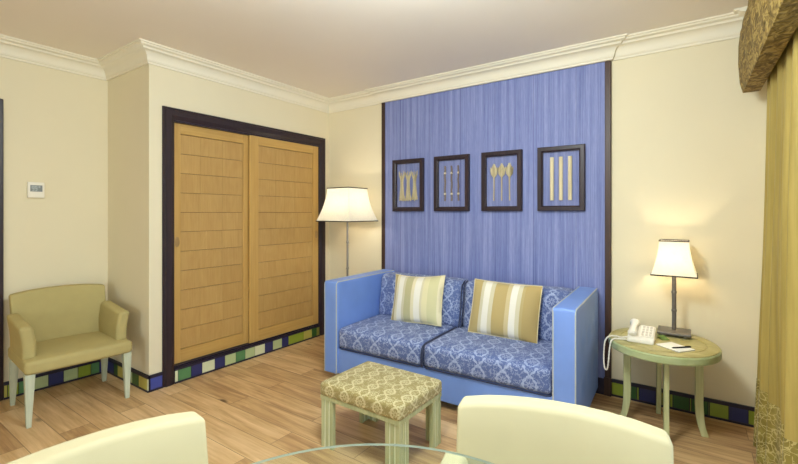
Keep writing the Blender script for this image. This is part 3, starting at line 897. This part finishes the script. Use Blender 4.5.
# ================================================================== TABLE ITEMS
ph = thing('telephone', 'cream desk telephone with a hanging cord on the left of the side table', 'telephone', (-.250, 3.04, TZ), R(-2))
bm = bmesh.new(); prism(bm, [(-.082, 0), (.075, 0), (.075, .074), (.058, .080), (-.066, .030), (-.082, .022)], -.072, .072, 'x')
b = obj('body', bm, M['white_plastic'], ph, True, .005, 3)
SL = .050/.124
bm = bmesh.new(); bx_ = [(-.012, .066, -.056, .050)]
def deck(y): return .030+(y+.066)*SL
prism(bm, [(-.056, deck(-.056)), (.048, deck(.048)), (.048, deck(.048)+.009), (-.056, deck(-.056)+.007)], -.010, .066, 'x')
dk = obj('key_deck', bm, M['white_plastic'], b, True, .003, 2)
bm = bmesh.new()
for r in range(4):
    for c in range(3):
        y = -.042+r*.024; x = .010+c*.020; z = deck(y)+.0105
        v = box(bm, x-.0065, x+.0065, y-.0075, y+.0075, z-.004, z)
        for q in v: q.co.z += (q.co.y-y)*SL
obj('keypad', bm, M['key_plastic'], b, False)
bm = bmesh.new()
hs = [(-.076, .048, .014), (-.070, .052, .021), (-.055, .058, .022), (-.035, .068, .016), (0, .084, .0145), (.022, .090, .016), (.036, .093, .023), (.052, .099, .022), (.058, .100, .014)]
tube(bm, [(-.043, y, z) for y, z, r in hs], [r for y, z, r in hs], 14)
bmesh.ops.scale(bm, vec=(1.25, 1, 1), space=Matrix.Translation((.043, 0, 0)), verts=bm.verts)
obj('handset', bm, M['white_plastic'], ph)
bm = bmesh.new()
cp = [(-0.060, -0.075, 0.030), (-0.085, -0.080, 0.024), (-0.110, -0.070, 0.016), (-0.140, -0.040, 0.012), (-0.175, -0.060, 0.008), (-0.196, -0.075, -0.020), (-0.202, -0.082, -0.080), (-0.202, -0.088, -0.140), (-0.196, -0.094, -0.185), (-0.187, -0.100, -0.195), (-0.178, -0.105, -0.185), (-0.170, -0.110, -0.130), (-0.164, -0.114, -0.060), (-0.156, -0.112, -0.010), (-0.142, -0.104, 0.008), (-0.130, -0.094, 0.010), (-0.100, -0.084, 0.010), (-0.076, -0.076, 0.010)]
def smooth_path(p, n=4):
    P = [Vector(q) for q in p]; out = []
    for i in range(len(P)-1):
        p0, p1, p2, p3 = P[max(i-1,0)], P[i], P[i+1], P[min(i+2, len(P)-1)]
        for k in range(n):
            t = k/n
            out.append(.5*((2*p1)+(p2-p0)*t+(2*p0-5*p1+4*p2-p3)*t*t+(3*p1-p0-3*p2+p3)*t**3))
    out.append(P[-1]); return out
sp = smooth_path(cp, 6)
tube(bm, sp, [.0052 if i % 2 else .0040 for i in range(len(sp))], 8)
obj('cord', bm, M['white_plastic'], ph)

pad = thing('notepad', 'white notepad lying on the side table in front of the lamp', 'notepad', (-.074, 2.985, TZ), R(-38))
obj('page', bx(-.075, .075, -.062, .062, .002, .006), M['paper'], pad, False)
obj('backing_card', bx(-.076, .076, -.063, .063, 0, .002), M['grey_plastic'], pad, False)
pen = thing('pen', 'black pen lying across the white notepad', 'pen', (-.045, 2.972, TZ+.0105), R(42))
bm = bmesh.new(); tube(bm, [(-.058,0,0),(-.050,0,0),(.02,0,0)], [.0015,.0040,.0043], 10); obj('barrel', bm, M['ink'], pen)
bm = bmesh.new(); tube(bm, [(.02,0,0),(.062,0,0),(.066,0,0)], [.0046,.0046,.0025], 10); box(bm, .028, .06, -.001, .001, .004, .0062); obj('cap', bm, M['ink'], pen)
lf = obj('leaflet', bx(-.022, .022, -.032, .032, 0, .0022), M['leaflet'], None, False, loc=(-.140, 3.150, TZ+.0002), rot=(0, 0, R(28)))
bm = bmesh.new(); prism(bm, [(-.032, .002), (.032, .0125), (.032, .014), (-.032, .0036)], -.022, .022, 'x')
obj('flap', bm, M['leaflet'], lf, False)
tag(lf, 'small green folded card lying between the telephone and the lamp base', 'leaflet')

# ================================================================== ARMCHAIRS
def armchair(label, fabric, loc, rz, group=None, name='armchair', W=.60):
    t = thing(name, label, 'chair', loc, rz, group)
    D = .54
    def s_fn(p, u):
        if u.z > 0: p.z += .014*(1-u.x**2)*(1-u.y**2)
        if u.y < 0: p.y -= .012*(1-u.x*u.x)
        return p
    obj('seat', rbox(W+.040, D, .085, .024, 6, s_fn, org=(0, -.005, .3775)), fabric, t)
    def b_fn(p, u):
        p.y += .085*(max(0, p.z+.20)/.40)**1.25      # lean
        p.y += .030*(1-u.x*u.x) - .02                 # curve round the sitter
        if u.z > 0: p.z += .016*(1-u.x*u.x)*u.z - .006*abs(u.x)**5*u.z
        p.x *= 1+.02*u.z
        return p
    obj('backrest', rbox(W, .072, .405, .015, 8, b_fn, org=(0, .235, .573)), fabric, t)
    for s in (-1, 1):
        def a_fn(p, u, s=s):
            p.z += -.012*u.y*max(0, u.z)*-1 if False else 0
            if u.z > 0: p.z += .016*u.y*u.z            # top falls to the front
            p.x += s*.020*max(0, u.z)
            return p
        obj('armrest', rbox(.072, .42, .264, .024, 5, a_fn, org=(s*(W/2-.022), .025, .504)), fabric, t)
        for yy, k in ((-.235, 0), (.225, 1)):
            bm = bmesh.new(); x = s*(W/2-.010); dy = 0 if k == 0 else .03
            top, bot = .026, .0125
            a = [bm.verts.new((x+i*top, yy+j*top, .337)) for i, j in ((-1,-1),(1,-1),(1,1),(-1,1))]
            b = [bm.verts.new((x+s*.004+i*bot, yy+dy+j*bot, 0)) for i, j in ((-1,-1),(1,-1),(1,1),(-1,1))]
            for q in range(4): bm.faces.new((a[q], b[q], b[(q+1)%4], a[(q+1)%4]))
            bm.faces.new(a); bm.faces.new(b[::-1]); bmesh.ops.recalc_face_normals(bm, faces=bm.faces)
            obj('leg', bm, M['grey_leg'], t, False, .003)
    return t
armchair('olive tan upholstered armchair with pale legs against the left wall', M['tan_fabric'], (-3.632, 1.138, 0), R(86), W=.560)
armchair('cream armchair behind the glass table, right in front of the sofa', M['cream_fabric'], (-.252, .947, 0), R(12), 'cream armchairs at the glass table', W=.55)
armchair('cream armchair at the left of the glass table, cut off at the bottom', M['cream_fabric'], (-.90, .360, 0), R(83), 'cream armchairs at the glass table', W=.55)

# ================================================================== GLASS TABLE
gt = thing('glass_table', 'round clear glass table at the bottom edge, between the cream armchairs', 'table', (-.385, .445, 0))
bm = bmesh.new()
lathe(bm, [(.5285, .734), (.530, .7355), (.530, .7385), (.5285, .740)], 96)
for f in bm.faces:
    if abs(f.normal.z) < .95 and len(f.verts) == 4: f.material_index = 1
obj('tabletop', bm, [M['table_glass'], M['glass_edge']], gt, True)
bm = bmesh.new(); lathe(bm, [(.10, .708), (.10, .7335), (.035, .7338)], 32); obj('mounting_plate', bm, M['steel'], gt)
bm = bmesh.new(); lathe(bm, [(.035, .02), (.035, .708)], 28); obj('pedestal', bm, M['steel'], gt)
bm = bmesh.new(); lathe(bm, [(.21, 0), (.21, .010), (.20, .016), (.05, .024), (.04, .026)], 40); obj('base', bm, M['pewter'], gt, angle=30)

# ================================================================== CURTAIN AND PELMET
def curtain_sheet(y0, y1, z0, z1, xc, amp, nf, th=.006, ny=110, nz=26, flare=.0, off=0):
    bm = bmesh.new(); G = [[], []]
    for side in (0, 1):
        for j in range(nz+1):
            z = z0+(z1-z0)*j/nz; row = []
            for i in range(ny+1):
                f = i/ny
                ph_ = f*nf*2*pi
                k = 1-.62*min(1, z/2.1)
                yy = y0+(y1-y0)*f + .012*sin(ph_*.5+z*1.3)
                x = xc + amp*k*(sin(ph_+.5*sin(z*1.1))+.35*sin(ph_*2.3+1.1+.4*z)) + .012*sin(f*5+z*2)*(1-z/2.2)
                x += .007*min(1, z/2.1) - flare*max(0, (.5-z))
                row.append(bm.verts.new((x+(th if side else 0)+off, yy, z)))
            G[side].append(row)
    for side in (0, 1):
        g = G[side]
        for j in range(nz):
            for i in range(ny):
                q = (g[j][i], g[j][i+1], g[j+1][i+1], g[j+1][i])
                bm.faces.new(q if side else q[::-1])
    a, b = G
    for i in range(ny):
        bm.faces.new((a[0][i], a[0][i+1], b[0][i+1], b[0][i])); bm.faces.new((a[nz][i+1], a[nz][i], b[nz][i], b[nz][i+1]))
    for j in range(nz):
        bm.faces.new((a[j+1][0], a[j][0], b[j][0], b[j+1][0])); bm.faces.new((a[j][ny], a[j+1][ny], b[j+1][ny], b[j][ny]))
    bmesh.ops.recalc_face_normals(bm, faces=bm.faces)
    return bm
cu = thing('curtain', 'floor-length olive gold silk curtain gathered at the right edge', 'curtain', (.372, 2.8, .0))
def shift(bm):
    bmesh.ops.translate(bm, verts=bm.verts, vec=(-.372, -2.8, 0)); return bm
HZ = .40
obj('drape', shift(curtain_sheet(2.25, 3.255, HZ, 2.20, .368, .046, 5.2)), M['curtain'], cu, angle=60)
h = obj('hem_border', shift(curtain_sheet(2.25, 3.255, .008, HZ, .368, .046, 5.2, nz=8, flare=.02)), M['hem'], cu, angle=60); h['label'] = 'embroidered border along the curtain foot'

pe = thing('pelmet', 'crinkled olive fabric pelmet above the curtain at the ceiling', 'pelmet', (.34, 2.0, 2.07))
po = [(.262, 2.075), (.247, 2.14), (.240, 2.25), (.241, 2.36), (.250, 2.45), (.272, 2.52), (.300, 2.565), (.33, 2.598), (.415, 2.598), (.415, 2.25), (.343, 2.24), (.343, 2.075)]
bm = bmesh.new(); ys = [3.28-(4.9)*i/60 for i in range(61)]; rg = []
for i, y in enumerate(ys):
    wv = .004*sin(i*1.9)
    rg.append([bm.verts.new((a-.34+(wv if 0 < q < 6 else 0), y-2.0, z-2.07)) for q, (a, z) in enumerate(po)])
for i in range(60):
    for k in range(len(po)): bm.faces.new((rg[i][k], rg[i][(k+1)%len(po)], rg[i+1][(k+1)%len(po)], rg[i+1][k]))
bm.faces.new(rg[0]); bm.faces.new(rg[-1][::-1]); bmesh.ops.recalc_face_normals(bm, faces=bm.faces)
obj('fabric_cover', bm, M['pelmet'], pe, angle=50)

# ================================================================== OUTSIDE GROUND, LIGHT
def area(name, loc, rot, sx, sy, e, col):
    ld = bpy.data.lights.new(name, 'AREA'); ld.shape = 'RECTANGLE'; ld.size = sx; ld.size_y = sy; ld.energy = e; ld.color = col
    o = bpy.data.objects.new(name, ld); COL.objects.link(o); o.location = loc; o.rotation_euler = rot
    return o
EB, EF = 60, 84
area('daylight_balcony', (XR+.40, (WY0+WY1)/2, 1.25), (0, R(90), 0), 2.2, WY1-WY0, EB, (.83, .94, .98))
area('rear_window_fill', ((FX0+FX1)/2, YF-.35, 1.35), (R(90), 0, 0), FX1-FX0, 1.9, EF, (.83, .94, .98))  # fill light sent through the added rear window
EC = 130
ld = bpy.data.lights.new('ceiling_fill_light', 'POINT'); ld.energy = EC; ld.color = (.86, .97, .99); ld.shadow_soft_size = .22  # fill light added below the ceiling to raise and even out the brightness
lo = bpy.data.objects.new('ceiling_fill_light', ld); COL.objects.link(lo); lo.location = (-.80, 1.20, 2.36)
cl = thing('added_fill_fixture', 'unseen globe fixture added for the fill light over the dining end of the room', 'lamp', (-.80, 1.20, H))  # unseen fixture, made up to go with the added fill light
bm = bmesh.new(); lathe(bm, [(.09, -.02), (.09, 0)], 28); lathe(bm, [(.012, -.07), (.012, -.02)], 12); obj('mount', bm, M['steel'], cl, angle=30)
bm = bmesh.new(); bmesh.ops.create_uvsphere(bm, u_segments=24, v_segments=14, radius=.085, matrix=Matrix.Translation((0,0,-.15))); obj('globe', bm, bulb_mat('fill_globe_glow', (.9,.97,1,1), 8), cl)  # glowing globe of the added fixture
w_ = bpy.data.worlds.new('daylight_sky'); SC.world = w_; w_.use_nodes = True
nt = w_.node_tree; bg = nt.nodes['Background']; sky = nt.nodes.new('ShaderNodeTexSky')
try:
    sky.sky_type = 'NISHITA'; sky.sun_disc = False; sky.sun_elevation = R(45); sky.sun_rotation = R(200)
except Exception: pass
nt.links.new(sky.outputs[0], bg.inputs[0]); bg.inputs[1].default_value = .12

# ================================================================== CAMERA
cd = bpy.data.cameras.new('camera'); cam = bpy.data.objects.new('camera', cd); COL.objects.link(cam)
cam.location = (0, 0, 1.35); cam.rotation_euler = (R(90), 0, .6055)
cd.sensor_width = 36; cd.lens = 36*420.68/798; cd.shift_y = -19.2/798; cd.clip_start = .02
SC.camera = cam
SC.view_settings.view_transform = 'Standard'; SC.view_settings.look = 'None'; SC.view_settings.gamma = 1
SC.view_settings.use_curve_mapping = False
SC.view_settings.exposure = -.01
try:
    SC.cycles.use_denoising = True; SC.cycles.max_bounces = 10; SC.cycles.diffuse_bounces = 6; SC.cycles.transparent_max_bounces = 12
except Exception: pass
